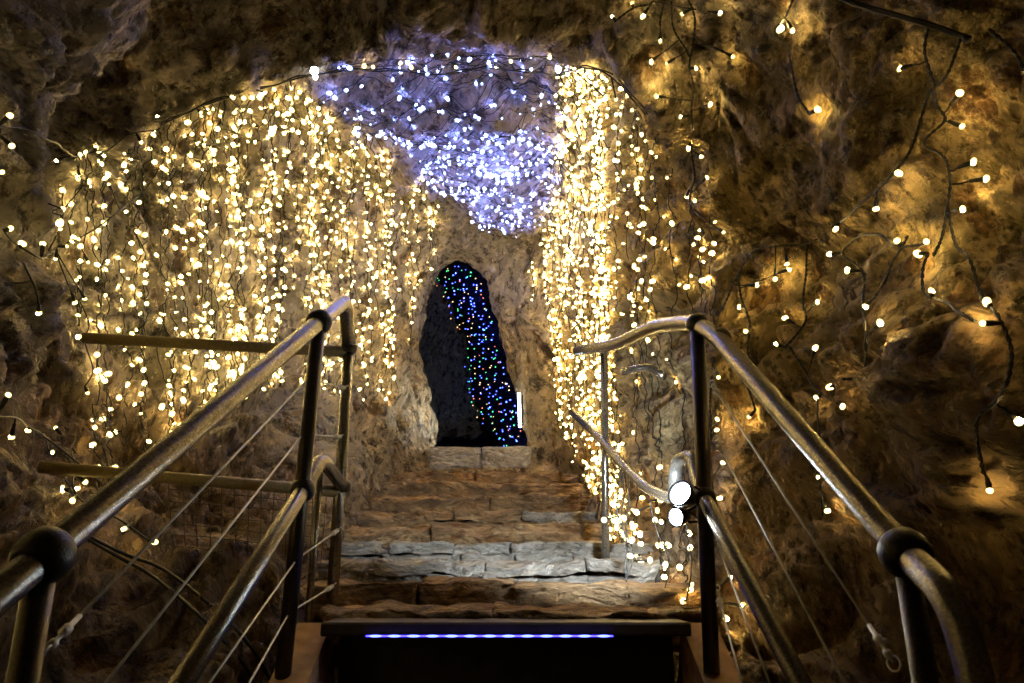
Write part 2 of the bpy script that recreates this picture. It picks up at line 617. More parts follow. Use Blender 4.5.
_f = []
for i in range(NV - 1):
    for j in range(NU):
        a, b = i * NU + j, i * NU + (j + 1) % NU
        _f.append((a, b, b + NU, a + NU))
BVH = BVHTree.FromPolygons([tuple(v) for v in V.reshape(-1, 3)], _f)


def hit(px, py, off=.05, limit=40):
    """the point of the rock seen in that direction, OFF in front of it"""
    d = ray(px, py).normalized()
    loc, n, idx, dist = BVH.ray_cast(Vector((0, 0, 0)), d)
    if loc is None:
        return P(px, py, 3)
    n = n if n.dot(d) < 0 else -n
    return loc + n * off * .6 - d * off * .6


# ------------------------------------------------------------------ stone steps
step_y = [611, 583, 562, 543, 526, 511, 496, 482, 472]
step_Y = [2.62, 3.0, 3.4, 3.8, 4.2, 4.62, 5.05, 5.45, 5.85]
step_l = [325, 318, 322, 335, 345, 358, 368, 378, 388]
step_r = [712, 705, 690, 668, 650, 634, 618, 608, 600]
step_names = ['rough brown stone step right behind the dark timber nosing',
              'dark brown stone step second above the timber nosing',
              'pale grey stone step with a rugged whitish front',
              'masonry step of pale grey fitted stones, fourth from the bottom',
              'brown stone step directly above the pale masonry step',
              'low brown stone step halfway between masonry step and doorway',
              'wide flat brown stone step third below the doorway sill',
              'narrow shaded stone step second below the doorway sill',
              'topmost worn stone step just under the doorway sill']


def rough_block(mb, x0, x1, y0, y1, z0, z1, seed, rgh=.012, res=.022, rd=.022):
    """a rough hewn stone: rounded box surface pushed about by noise"""
    nx = max(3, int((x1 - x0) / res)); nz = max(3, int((z1 - z0) / res)); ny = max(3, int(min(y1 - y0, .3) / .03))
    sd = Vector((seed * 3.1, seed * 1.7, seed * .9))
    # profile around the stone in y-z: bottom-front -> up the front -> back over the tread
    prof = [(y0, z0 + (z1 - z0) * i / nz) for i in range(nz)] + [(y0 + (y1 - y0) * i / ny, z1) for i in range(ny + 1)]
    vs = []
    cx, cz = (x0 + x1) / 2, (z0 + z1) / 2
    np_ = len(prof)
    for i in range(nx + 1):
        fx = i / nx
        x = x0 + (x1 - x0) * fx
        ex = min(x - x0, x1 - x) / rd
        endr = max(0, 1 - ex) ** 2 if ex < 1 else 0
        for (y, z) in prof:
            yy, zz = y, z
            dz = min(z - z0, z1 - z) / rd
            if y <= y0 + 1e-6 and dz < 1:
                yy += rd * (1 - math.sqrt(max(0, 1 - (1 - dz) ** 2)))
            dy = (y - y0) / rd
            if z >= z1 - 1e-6 and dy < 1:
                zz -= rd * .6 * (1 - math.sqrt(max(0, 1 - (1 - dy) ** 2)))
            yy += endr * rd * 1.2
            q = Vector((x, y, z)) + sd
            qs = Vector((q.x * .45, q.y, q.z * 1.5))
            n1 = noise.fractal(qs * 9, 1, 2, 5)
            n2 = noise.ridged_multi_fractal(qs * 16, .9, 2.1, 4, 1, 2) - 1
            yy += -n1 * rgh * 1.6 - n2 * rgh * .8
            zz += noise.fractal(q * 5 + Vector((9, 9, 9)), 1, 2, 4) * rgh * .8
            xx = x + noise.noise(q * 8) * rgh * .6
            vs.append((xx, yy, zz))
    fs = []
    for i in range(nx):
        for j in range(np_ - 1):
            a = i * np_ + j
            fs.append((a, a + np_, a + np_ + 1, a + 1))
    b0 = len(vs)
    vs.append((x0 + rd, y1, z0)); vs.append((x1 - rd, y1, z0))
    fs.append(tuple(range(np_)) + (b0,))
    fs.append(tuple(nx * np_ + j for j in range(np_))[::-1] + (b0 + 1,))
    mb.add(vs, fs)


prevz = None
for k in range(9):
    Y = step_Y[k]
    z1 = P(512, step_y[k], Y).z
    z0 = (P(512, step_y[k - 1], step_Y[k - 1]).z if k else P(512, 640, Y).z) - .03
    xl, xr = P(step_l[k], 500, Y).x, P(step_r[k], 500, Y).x
    root = empty('stone_step', ((xl + xr) / 2, Y, z1), step_names[k], 'step', 'stone steps up to the doorway')
    Yb = (step_Y[k + 1] if k < 8 else 6.75) + .06
    two = k in (2, 3, 5)
    courses = [(z0, z1)] if not two else [(z0, z0 + (z1 - z0) * .58), (z0 + (z1 - z0) * .52, z1)]
    for ci_, (a, b) in enumerate(courses):
        x = xl
        first = True
        while x < xr - .04:
            w = random.uniform(.22, .5) if k in (2, 3) else random.uniform(.35, .85)
            if xr - (x + w) < .15: w = xr - x
            mb = MB()
            top = b + random.uniform(-.006, .006)
            rough_block(mb, x, x + w, Y + random.uniform(-.02, .02) + 0, Yb if ci_ == len(courses) - 1 else Y + .12, a, top, random.random() * 50, .034, .010, .010)
            cx = x + w / 2
            pale = (k in (2, 3)) or random.random() < .06
            o = mb.build('stone', M['stone_grey'] if pale else M['stone'], root)
            x += w + .004
# doorway sill
mb = MB()
a, b = P(433, 449, 6.42), P(528, 449, 6.42)
x = a.x
rough_block(mb, a.x - .03, (a.x + b.x) / 2, 6.36, 6.9, P(480, 470, 6.36).z, P(480, 447, 6.4).z, 3, .014, .02, .03)
rough_block(mb, (a.x + b.x) / 2 + .005, b.x + .03, 6.38, 6.9, P(480, 470, 6.36).z, P(480, 446, 6.4).z, 8, .014, .02, .03)
tag(mb.build('door_sill', M['stone_grey']), 'pale grey stone sill at the foot of the dark doorway', 'sill')

# ------------------------------------------------------------------ timber frame with LED strip
zt = P(512, 622, 2.45).z
xl, xr = P(322, 625, 2.45).x, P(690, 625, 2.45).x
root = empty('timber_landing_step', ((xl + xr) / 2, 2.5, zt), 'dark timber step box with a nosing board, below the stone steps', 'wooden step')
mb = MB(); mb.box(((xl + xr) / 2, 2.53, zt - .02), xr - xl, .20, .04, bev=.006)
mb.build('nosing_board', M['timber_dark'], root, smooth=False)
mb = MB(); mb.box(((xl + xr) / 2, 2.60, zt - .34), xr - xl - .06, .03, .60, bev=.003)
mb.build('riser_board', M['timber_dark'], root, smooth=False)
for s, x0 in ((-1, xl), (1, xr)):
    mb = MB()
    dr = Vector((0, -1, -.55)).normalized()
    up = Vector((0, -.55, 1)).normalized()
    c0 = Vector((x0 + s * .055, 2.56, zt - .02))
    mid = c0 + dr * .55 - up * .12
    mb.box(mid, .11, 1.15, .24, (Vector((1, 0, 0)), dr, up), bev=.005)
    mb.build('stringer', M['timber'], root, smooth=False)
for k in range(2):
    mb = MB(); mb.box(((xl + xr) / 2, 2.18 - .32 * k, zt - .24 - .17 * k), xr - xl - .02, .30, .035, bev=.004)
    mb.build('tread_board', M['timber_dark'], root, smooth=False)
# LED strip under the nosing
zs = P(490, 636, 2.425).z
x0, x1 = P(366, 636, 2.425).x, P(613, 636, 2.425).x
root = empty('led_strip', (x0, 2.425, zs), 'glowing blue LED strip fixed along the dark timber nosing', 'light strip')
mb = MB(); mb.box(((x0 + x1) / 2, 2.4285, zs), x1 - x0 + .01, .005, .012)
mb.build('backing_tape', M['black'], root, smooth=False)
mb = MB(); mb.box(((x0 + x1) / 2, 2.424, zs), x1 - x0, .004, .004)
mb.build('diffuser', M['strip'], root, smooth=False)
for i in range(13):
    mb = MB()
    mb.ball(Vector((x0 + (x1 - x0) * (i + .5) / 13, 2.422, zs)), .012, (1, 0, 0), 10, 6, 1.0)
    dx_ = x0 + (x1 - x0) * (i + .5) / 13
    v2 = [(dx_ + (p[0] - dx_) * 1.7, 2.422 + (p[1] - 2.422) * .35, zs + (p[2] - zs) * .30) for p in mb.v]
    mb.v = v2
    mb.build('diode', M['strip_dot'], root)

# ------------------------------------------------------------------ railings
PR = .0275


def clamp_ball(parent, p, axis, r=.041, m=None):
    mb = MB()
    axis = Vector(axis).normalized()
    mb.lathe(p, axis, [(-.7 * r, r * .66), (-.7 * r, r * .78), (-.52 * r, r * .94), (-.25 * r, r * 1.02), (.0, r * 1.05), (.25 * r, r * 1.02), (.52 * r, r * .94), (.7 * r, r * .78), (.7 * r, r * .66)], 20)
    return mb.build('clamp', m or M['clamp'], parent)


def turnbuckle(parent, a, d):
    """small threaded wire tensioner with shackle, at A along D"""
    a = Vector(a); d = Vector(d).normalized()
    mb = MB()
    mb.lathe(a, d, [(0, .002), (.002, .008), (.014, .008), (.017, .0045), (.032, .0045), (.034, .009), (.050, .009), (.053, .005), (.080, .005), (.083, .002)], 10)
    s = d.orthogonal().normalized()
    loop = [a + s * (.012 * math.sin(t)) + d * (-.014 + .016 * math.cos(t)) for t in [2 * PI * i / 14 for i in range(15)]]
    mb.tube(loop, .0024, 6, False)
    mb.ball(a + s * .009 + d * .034, .0055, d, 8, 6)
    return mb.build('turnbuckle', M['steel'], parent)


def cable(parent, a, b, tb_a=False, tb_b=False, r=.0031):
    a, b = Vector(a), Vector(b)
    mb = MB(); mb.tube([a, b], r, 6)
    o = mb.build('wire_cable', M['steel'], parent)
    d = (b - a).normalized()
    if tb_a: turnbuckle(o, a + d * .01, d)
    if tb_b: turnbuckle(o, b - d * .01, -d)
    return o


def pipe(name, parent, pts, r=PR, m=None, fil=.07):
    mb = MB(); mb.tube(round_corners(pts, fil, 7), r, 20)
    return mb.build(name, m or M['pipe'], parent)


# ---- left
YM, YN, YS = 2.35, 1.27, 2.78
mt = P(319, 322, YM)
mbot = P(283, 672, YM)
XL = (mt.x + mbot.x) / 2
rl = empty('stair_railing', (XL, YM, mbot.z), 'pipe railing with wire cables left of the stairs, joined to two side rails', 'railing')
near = P(44, 556, YN)
dirl = (mt - near).normalized()
bend = P(345, 301, 2.66)
endj = P(349, 348, YS)
mb = MB()
mb.tube(round_corners([near - dirl * .7, near, mt, bend, endj], .05, 7), PR, 24)
mb.build('top_rail', M['pipe'], rl)
po = pipe('post', rl, [mbot - Vector((0, 0, .02)), mt - Vector((0, 0, .01))], .0235, M['pipe_dark'])
clamp_ball(po, mt, dirl)
nbot = P(23, 700, YN) - Vector((0, 0, .6))
po = pipe('post', rl, [nbot, near - Vector((0, 0, .01))], .0235, M['pipe_dark'])
clamp_ball(po, near, dirl, .045)
sf = P(331, 617, YS)
po = pipe('post', rl, [sf - Vector((0, 0, .02)), endj], .021, M['pipe'])
clamp_ball(po, endj, (0, 0, 1), .030, M['pipe_dark'])
lj = P(343, 487, YS)
clamp_ball(po, lj, (0, 0, 1), .028, M['pipe_dark'])
# lower rail
m2 = P(303, 490, YM)
n2 = P(150, 735, 1.45)
pipe('mid_rail', rl, [n2 - (m2 - n2).normalized() * .3, m2, P(322, 458, 2.5), lj], .0235, None, .045)
clamp_ball(po, m2, (m2 - n2), .037)
# back post seen between mid post and second post
p3 = P(320, 470, 2.62)
pipe('post', rl, [P(308, 622, 2.62), p3], .012, M['pipe'])
# side rails running back to the left wall
a1, a2 = P(349, 352, YS), P(84, 338, 2.7)
pipe('side_rail', rl, [a1, a2], .021, M['pipe_olive'])
b1, b2 = P(341, 492, YS), P(40, 467, 2.55)
pipe('side_rail', rl, [b1, b2], .021, M['pipe_olive'])
# cables
for (q1, q2, q3) in (((308, 379), (45, 652), (345, 388)), ((303, 434), (62, 738), (341, 437)), ((297, 559), (155, 760), (338, 530)), ((289, 613), (200, 770), (333, 586))):
    Yn = 1.29 if q2[0] < 60 else (1.3 if q2[0] < 120 else 1.6)
    A = P(q1[0], q1[1], YM)
    cable(rl, A, P(q2[0], q2[1], Yn), tb_b=True)
    cable(rl, A, P(q3[0], q3[1], YS - .02), tb_b=True)

# ---- right
YR, YQ = 2.35, 1.45
rt = P(697, 327, YR)
rb = P(711, 662, YR)
rr = empty('stair_railing', (rt.x, YR, rb.z), 'pipe railing with wire cables right of the stairs, climbing towards the doorway', 'railing')
rn = P(905, 553, YQ)
dirr = (rt - rn).normalized()
mb = MB()
up_pts = [P(985, 800, 1.28), P(980, 690, 1.27), P(952, 598, 1.30), rn, P(714, 333, YR - .09), P(692, 322, YR + .04), P(655, 326, 2.75), P(618, 344, 3.2), P(596, 348, 3.5), P(578, 351, 3.8)]
mb.tube(round_corners(up_pts, .10, 8), PR, 24)
mb.build('top_rail', M['pipe'], rr)
po = pipe('post', rr, [rb - Vector((0, 0, .03)), rt], .0235, M['pipe_dark'])
clamp_ball(po, P(697, 324, YR), (dirr + Vector((-.6, .3, 0))), .034)
clamp_ball(rr, P(721, 338, YR - .12), dirr, .031, M['pipe_dark'])
po2 = pipe('post', rr, [rn - Vector((-.01, 0, 1.0)), rn], .0225, M['pipe_dark'])
clamp_ball(po2, rn, dirr, .045)
m2 = P(704, 497, YR)
n2 = P(815, 712, 1.65)
pipe('mid_rail', rr, [n2 - (m2 - n2).normalized() * .3, m2, P(691, 455, 2.5), P(676, 462, 2.62), P(674, 500, 2.66)], .0235, None, .045)
clamp_ball(po, m2, m2 - n2, .035)
# far right rails climbing along the wall
far = [P(700, 499, YR + .02), P(668, 498, 2.62), P(648, 489, 2.85), P(625, 468, 3.15), P(602, 440, 3.5), P(572, 412, 4.0)]
pipe('mid_rail', rr, far, .020, M['pipe'], .08)
fp = pipe('post', rr, [P(606, 585, 3.5), P(604, 346, 3.5)], .018, M['pipe'])
clamp_ball(fp, P(605, 348, 3.4), P(655, 326, 2.75) - P(596, 348, 3.5), .028, M['pipe'])
# short stub bracket into the wall
pipe('side_rail', rr, [P(622, 372, 3.3), P(650, 366, 3.25), P(664, 377, 3.2)], .017, M['pipe'])
for (q1, q2, Yn, t) in (((712, 384), (893, 662), 1.47, 1), ((716, 440), (860, 712), 1.5, 0), ((716, 540), (778, 705), 1.72, 0), ((717, 590), (750, 715), 1.95, 0)):
    A = P(q1[0], q1[1], YR)
    cable(rr, A, P(q2[0], q2[1], Yn), tb_a=True, tb_b=bool(t))

# ------------------------------------------------------------------ wire mesh panel and black cables at lower left
def wavy(pts, amp, seed=0, fr=9):
    out = []
    for i, p in enumerate(pts):
        p = Vector(p)
        n = nvec(p * fr + Vector((seed * 1.3, seed * .7, seed)))
        out.append(p + n * amp)
    return out


mb = MB()
c00, c10, c11, c01 = P(168, 478, 2.72), P(326, 492, 2.80), P(322, 560, 2.95), P(172, 545, 2.86)
for i in range(13):
    t = i / 12
    a = c00.lerp(c10, t); b = c01.lerp(c11, t)
    mb.tube(wavy([a.lerp(b, s / 6) for s in range(7)], .006, i), .0016, 5)
for i in range(7):
    t = i / 6
    a = c00.lerp(c01, t); b = c10.lerp(c11, t)
    mb.tube(wavy([a.lerp(b, s / 9) for s in range(10)], .006, i + 30), .0016, 5)
tag(mb.build('wire_mesh', M['mesh']), 'thin rusty wire mesh hanging under the lower left side rail', 'mesh fence')

for pts, lab in (([(66, 532), (79, 539), (119, 559), (158, 583), (208, 623), (247, 672), (262, 720)], 'thick black power cable running down beside the lower left railing, nearer of the pair'),
                 ([(70, 530), (90, 540), (128, 556), (167, 571), (208, 604), (238, 637), (259, 668), (285, 715)], 'black power cable crossing the rocks behind the left railing, farther of the pair')):
    w = smooth_path([hit(a, b, .03) for a, b in pts], .04)
    mb = MB(); mb.tube(w, .006, 8)
    tag(mb.build('power_cable', M['wire']), lab, 'cable')

# ------------------------------------------------------------------ string lights
def bulb_mesh(name, r, body, tip=None, sub=2, cut=.45, stretch=1.25):
    """frosted bulb; the LED at its tip (+Z) burns much hotter than its sides"""
    import bmesh
    bm = bmesh.new()
    bmesh.ops.create_icosphere(bm, subdivisions=sub, radius=r)
    for f in bm.faces:
        f.smooth = True
        if tip and f.calc_center_median().z > r * cut: f.material_index = 1
    for v in bm.verts: v.co.z *= stretch
    me = bpy.data.meshes.new(name)
    bm.to_mesh(me); bm.free()
    me.materials.append(M[body])
    if tip: me.materials.append(M[tip])
    return me


BM = {'warm': bulb_mesh('bulb_warm', .0104, 'warm', 'warm_tip'), 'warm_near': bulb_mesh('bulb_warm_near', .0086, 'warm', 'warm_near_tip'),
      'blue': bulb_mesh('bulb_blue', .0085, 'blue', 'blue_tip'), 'white': bulb_mesh('bulb_white', .017, 'white'),
      'c_blue': bulb_mesh('bulb_c_blue', .0085, 'c_blue', 'c_blue_tip', 1), 'c_green': bulb_mesh('bulb_c_green', .0085, 'c_green', None, 1),
      'c_red': bulb_mesh('bulb_c_red', .0075, 'c_red', None, 1), 'c_gold': bulb_mesh('bulb_c_gold', .008, 'c_gold', None, 1)}


def bulb(parent, p, kind, scale=1.0):
    o = bpy.data.objects.new('bulb', BM[kind])
    COL.objects.link(o)
    o.parent = parent
    p = Vector(p)
    o.location = p - parent_loc(parent)
    # most bulbs lean with their tip against the rock, a few stick out
    loc, n, i, dist = BVH.find_nearest(p)
    d = (loc - p).normalized() if loc is not None else Vector((0, 0, -1))
    d = d + Vector((random.gauss(0, .45), random.gauss(0, .45), random.gauss(0, .45)))
    if random.random() < .10: d = Vector((random.gauss(0, 1), -1, random.gauss(0, 1)))
    o.rotation_euler = d.to_track_quat('Z', 'Y').to_euler()
    o.scale = (scale,) * 3
    return o


def light_string(wires, bulbs, label, group, kind='warm', wr=.0022, sockets=False, name='light_string', cat='string lights', sides=5, twist=False, wm='wire'):
    """wires: list of world polylines; bulbs: [(world point, scale, kind or None)]; each bulb hangs on a stub from the nearest wire point"""
    root = empty(name, wires[0][0], label, cat, group)
    mb = MB()
    allp = []
    for w in wires:
        if twist:
            fr = []
            for s in (0, PI):
                q = []
                L = 0
                for i, p in enumerate(w):
                    if i: L += (w[i] - w[i - 1]).length
                    t = (w[min(i + 1, len(w) - 1)] - w[max(i - 1, 0)]).normalized()
                    u = t.orthogonal().normalized(); v = t.cross(u)
                    ph = L * 130 + s
                    q.append(p + (u * math.cos(ph) + v * math.sin(ph)) * wr * .95)
                mb.tube(q, wr, sides)
        else:
            mb.tube(w, wr, sides)
        allp += w
    for i, (p, s, k) in enumerate(bulbs):
        p = Vector(p)
        q = min(allp, key=lambda a: (a - p).length_squared)
        d = p - q
        if d.length < 1e-4: d = Vector((0, -1, -1)) * .01; q = p - d
        dn = d.normalized()
        if sockets:
            L = min(.042, d.length * .85)
            sb = MB()
            e = p - dn * .006 * s
            sb.lathe(e - dn * L, dn, [(0, .003), (.003, .0058), (L * .45, .0066), (L * .5, .008), (L, .0076), (L + .004, .005)], 10)
            so = sb.build('socket', M['wire'], root)
            bulb(so, p, k or kind, s)
            mb.tube([q, q.lerp(e - dn * L, .5) + Vector((0, 0, -.004)), e - dn * L], wr * .9, sides)
        else:
            mb.tube([q, p - dn * .012, p], [wr, .0048, .0048], sides)
            bulb(root, p, k or kind, s)
    mb.build('wire', M[wm], root)
    return root


def poly_in(p, poly):
    x, y = p
    c = False
    j = len(poly) - 1
    for i in range(len(poly)):
        xi, yi = poly[i]; xj, yj = poly[j]
        if (yi > y) != (yj > y) and x < (xj - xi) * (y - yi) / (yj - yi + 1e-9) + xi:
            c = not c
        j = i
    return c


def drop(p, d, off):
    """ray from P along D to the rock, OFF back from it"""
    loc, n, i, dist = BVH.ray_cast(Vector(p), Vector(d))
    if loc is None: return None
    return loc - Vector(d).normalized() * off


def axis_x(Y):   # middle line of the inner chamber
    return np.interp(Y, [3, 4.6, 6.2], [.1, .05, -.08])


# main cable along the arch, left to right
LEFT_POLY = [(40, 215), (75, 150), (120, 150), (165, 122), (230, 98), (300, 82), (330, 112), (380, 140), (425, 180), (448, 225), (436, 262), (418, 285), (410, 330), (398, 400), (350, 398),
             (300, 385), (262, 388), (220, 410), (190, 430), (150, 470), (120, 500), (95, 512), (60, 505), (62, 460), (88, 380), (78, 330), (52, 300), (60, 265)]
RIGHT_POLY = [(562, 68), (596, 66), (640, 98), (660, 150), (700, 200), (722, 235), (716, 330), (708, 400), (698, 470), (692, 545), (690, 618), (660, 620), (640, 590), (622, 560), (600, 510),
              (578, 470), (560, 420), (548, 360), (534, 300), (530, 262), (545, 215), (552, 150)]


def curtain(cols, poly, y0, y1, label, group, spacing, skip):
    """strands hanging down the rock; each follows the wall below its hook"""
    for si, (px, lean) in enumerate(cols):
        ph = random.random() * 30
        seg = []; runs = [seg]
        py = y0
        while py < y1:
            x = px + lean * (py - y0) + 10 * noise.noise(Vector((ph, py * .016, 0))) + 4.5 * noise.noise(Vector((ph, py * .07, 5)))
            if poly_in((x, py), poly):
                p = hit(x, py, .035 + .02 * noise.noise(Vector((ph, py * .06, 9))))
                if seg and (seg[-1] - p).length > .20:
                    seg = []; runs.append(seg)
                seg.append(p)
            elif seg:
                seg = []; runs.append(seg)
            py += 3.2
        for seg in runs:
            if len(seg) < 5: continue
            # strands are not all the same length
            if random.random() < .25: seg = seg[:max(5, int(len(seg) * random.uniform(.5, .95)))]
            bl = []
            L = 0; nxt = random.uniform(0, spacing)
            for i in range(1, len(seg)):
                L += (seg[i] - seg[i - 1]).length
                if L >= nxt:
                    nxt = L + spacing * random.uniform(.55, 1.45)
                    if random.random() > skip(proj(seg[i])):
                        bl.append((seg[i] + Vector((random.uniform(-.025, .025), random.uniform(-.03, .0), random.uniform(-.02, .02))), random.choice((.62, .8, .95, 1.1, 1.25)), None))
            if bl: light_string([seg], bl, label, group, wr=.003)


cols = []
px = 48
while px < 436:
    cols.append((px, random.uniform(-.06, .06)))
    px += (9.5 if px < 180 else 6.6 if px < 300 else 5.0) * random.uniform(.6, 1.4)
curtain(cols, LEFT_POLY, 75, 515, 'strand of warm white bulbs hanging down the cave wall left of the doorway', 'warm strands of the left curtain', .088,
        lambda q: .08 if q[0] > 250 else (.22 if q[0] > 170 else .5))
cols = []
px = 528
while px < 722:
    cols.append((px, random.uniform(-.03, .10)))
    px += (3.0 if px < 606 else 6.5 if px < 650 else 9.5) * random.uniform(.6, 1.4)
curtain(cols, RIGHT_POLY, 62, 625, 'strand of warm white bulbs hanging down the cave wall right of the doorway', 'warm strands of the right curtain', .078,
        lambda q: .05 if q[0] < 612 else (.8 if 318 < q[1] < 500 and q[0] > 632 else (.25 if q[0] < 650 else .5)))

# blue ceiling lights
BLUE_POLY = [(300, 72), (360, 62), (450, 52), (560, 56), (568, 90), (560, 140), (550, 200), (540, 222), (515, 240), (480, 226), (462, 205), (432, 185), (415, 160), (380, 140), (335, 120), (304, 108)]
y = 3.36
si = 0
while y < 6.1:
    ph = random.random() * 20
    pts, bl = [], []
    x = -1.4
    run = []
    while x < .9:
        yy = y + .10 * noise.noise(Vector((ph, x * 1.6, 0))) + .12 * (x + .3) * math.sin(ph)
        p = drop((x, yy, 1.6), (0, 0, 1), .04 + .03 * noise.noise(Vector((ph, x * 4, 3))))
        if p is not None and poly_in(proj(p), BLUE_POLY):
            run.append(p)
        x += .03
    if len(run) > 5:
        i = random.randint(0, 2)
        near_ = y < 4.3
        while i < len(run):
            q = proj(run[i])
            if random.random() < (.55 if near_ else .92):
                bl.append((run[i] + Vector((random.uniform(-.03, .03), random.uniform(-.03, .03), -random.uniform(.0, .03))), random.choice((.6, .8, 1.0, 1.2, 1.45)), None))
            i += random.choice((2, 2, 3, 3))
        if bl:
            light_string([run], bl, 'string of cold blue bulbs strung across the low rock ceiling above the doorway', 'blue strings on the ceiling', 'blue', .002, wm='wire')
    # loose unlit loops of lead cable over the front part
    y += .05 if y > 4.2 else .085
    si += 1
for k in range(14):
    y = random.uniform(3.42, 4.6); x0 = random.uniform(-1.0, -.1); L = random.uniform(.5, 1.1)
    sl = random.uniform(-.5, .5); cv = random.uniform(-.25, .25)
    pts = []
    for i in range(24):
        t = i / 23
        p = drop((x0 + L * t, y + sl * t * .6 + cv * math.sin(PI * t), 1.6), (0, 0, 1), .03 + .02 * math.sin(i * .6 + k))
        if p is not None and poly_in(proj(p), BLUE_POLY): pts.append(p)
    if len(pts) > 6:
        mb = MB(); mb.tube(pts, .0024, 5)
        tag(mb.build('lead_cable', M['wire']), 'thin black lead cable looping across the blue lit ceiling', 'cable', 'lead cables on the blue ceiling')

# row of bigger bulbs along the lip of the arch with its main cable
lip = [(165, 125), (200, 108), (232, 96), (262, 86), (296, 78), (325, 72), (360, 68), (400, 70), (440, 72), (480, 66), (520, 68), (560, 70), (588, 66), (610, 74), (628, 92), (648, 112)]
w = smooth_path([hit(a, b, .05) for a, b in lip], .03)
w = wavy(w, .012, 4)
w2 = [p + Vector((.01, -.012, .008 * math.sin(i * .9))) for i, p in enumerate(w)]
lb = [(312, 72, 'white', 1.25), (320, 74, 'white', .7), (362, 64, 'warm', 1.2), (370, 66, 'warm', .9), (397, 63, 'warm', .9), (408, 66, 'warm', 1.0), (427, 68, 'blue', 1.2), (438, 64, 'blue', 1.0),
      (455, 68, 'warm', .8), (498, 66, 'warm', .9), (517, 59, 'warm', 1.0), (548, 55, 'warm', 1.2), (560, 66, 'white', .9), (571, 74, 'warm', 1.0), (590, 76, 'warm', 1.0), (604, 91, 'warm', 1.1),
      (584, 106, 'warm', 1.0), (258, 92, 'warm', .8), (292, 87, 'warm', .8), (193, 108, 'warm', .8), (210, 115, 'warm', .8), (163, 120, 'warm', .9), (622, 98, 'warm', .9), (494, 61, 'blue', .9)]
light_string([w, w2], [(hit(a, b, .07), s, k) for a, b, k, s in lb], 'thick double black cable with mixed bulbs along the lip of the rock arch', None, wr=.0045, name='light_string')

# ---- individually traced strings
def traced(paths, bulbs, label, off=.05, wr=.0034, kind='warm_near', twist=True, step=.012, group=None, sc=1.0, jit=.010):
    ws = []
    for pth in paths:
        w = smooth_path([hit(a, b, off) for a, b in pth], step)
        ws.append(wavy(w, jit, len(pth), 6))
    return light_string(ws, [(hit(b[0], b[1], off + .012), (b[2] if len(b) > 2 else 1.0) * sc, None) for b in bulbs], label, group, kind, wr, sockets=True, twist=twist, sides=6)


traced([[(928, 28), (926, 50), (935, 75), (941, 100), (945, 122), (932, 140), (941, 164), (953, 181), (947, 208), (944, 232), (938, 250)]],
       [(902, 63), (957, 97, 1.35), (962, 132), (974, 162, 1.1), (982, 184, 1.1), (962, 218)],
       'twisted black light string hanging straight down from the thick cable at upper right')
traced([[(958, 41), (946, 80), (930, 101), (917, 140), (905, 168), (876, 193), (847, 220), (808, 246), (775, 251), (755, 252), (737, 272), (722, 308), (704, 330)]],
       [(906, 178, 1.3), (884, 205), (841, 225, 1.15), (786, 264), (770, 276, 1.2), (762, 280)],
       'black light string swooping diagonally down to the top bend of the right railing')
traced([[(947, 215), (958, 238), (972, 262), (985, 292), (995, 325), (1005, 352), (1006, 380), (1001, 402), (986, 430), (981, 458), (988, 484)]],
       [(986, 314, 1.3), (980, 332), (1017, 422, 1.3), (991, 498, 1.1)],
       'light string trailing low down the dark far right wall')
traced([[(934, 238), (905, 242), (890, 233), (868, 238), (847, 251), (862, 276), (868, 308), (871, 338), (864, 366), (846, 381)]],
       [(902, 237, 1.2), (935, 238, 1.1), (833, 251, 1.25), (849, 277, 1.2), (883, 331, 1.2), (834, 380, 1.3)],
       'light string making a hooked loop in the middle of the right wall')
traced([[(914, 238), (908, 248), (900, 268), (888, 290), (876, 302)]], [(875, 309)],
       'short light string branch with one bulb pointing down to the left')
traced([[(934, 250), (928, 272), (929, 292), (942, 305), (962, 318), (976, 330)]], [(927, 261, 1.4), (940, 288)],
       'short light string curling under the brightest bulb of the right wall')
traced([[(806, 244), (804, 268), (807, 300), (804, 328), (790, 345)], [(794, 345), (800, 370), (812, 392), (822, 400)]],
       [(786, 312, 1.2), (823, 308), (775, 353, .9), (819, 352, 1.2), (818, 401), (845, 400)],
       'straight hanging light string left of the hooked loop on the right wall')
traced([[(742, 268), (740, 290), (747, 318), (748, 345), (752, 362)], [(735, 362), (744, 390), (754, 410)]],
       [(742, 314), (744, 331, 1.1), (756, 413), (787, 266, .9)],
       'light string hanging just behind the top of the right handrail')
traced([[(800, 0), (790, 14), (778, 26), (785, 45), (792, 70), (802, 100), (810, 110)]],
       [(781, 23, 1.6), (799, 32), (819, 115, 1.5)],
       'light string with two large glaring bulbs beside a black plug at upper right')
traced([[(691, -5), (694, 20), (696, 42), (690, 68), (690, 90), (694, 120), (692, 150), (695, 178), (697, 205), (704, 232), (708, 250)], [(694, 40), (704, 48), (716, 51), (726, 50)],
        [(664, -5), (662, 16), (660, 30)], [(668, 0), (675, 30), (682, 52), (688, 60)]],
       [(684, 16), (660, 36), (731, 50, 1.1), (656, 66, 1.4), (673, 65, .9), (692, 66, 1.1), (708, 107, 1.25), (679, 120), (690, 147, 1.35), (702, 158), (709, 182), (687, 199, 1.1), (700, 205, 1.2), (726, 227), (656, 99, 1.3)],
       'tangled vertical bundle of twisted light string right of the arch', sc=.92)
traced([[(655, -4), (648, 10), (638, 12), (626, 16), (618, 24)]], [(632, 10), (617, 22, .9), (639, 22, 1.3), (724, 5)],
       'short curled light string at the top edge above the arch')
traced([[(714, 360), (712, 400), (716, 430), (712, 470), (716, 520), (712, 560), (718, 600), (716, 635)]],
       [(717, 372), (724, 421), (724, 428), (730, 461), (718, 496, 1.1), (737, 579, .8), (736, 609), (723, 621, 1.2)],
       'light string wound down along the dark right railing post')
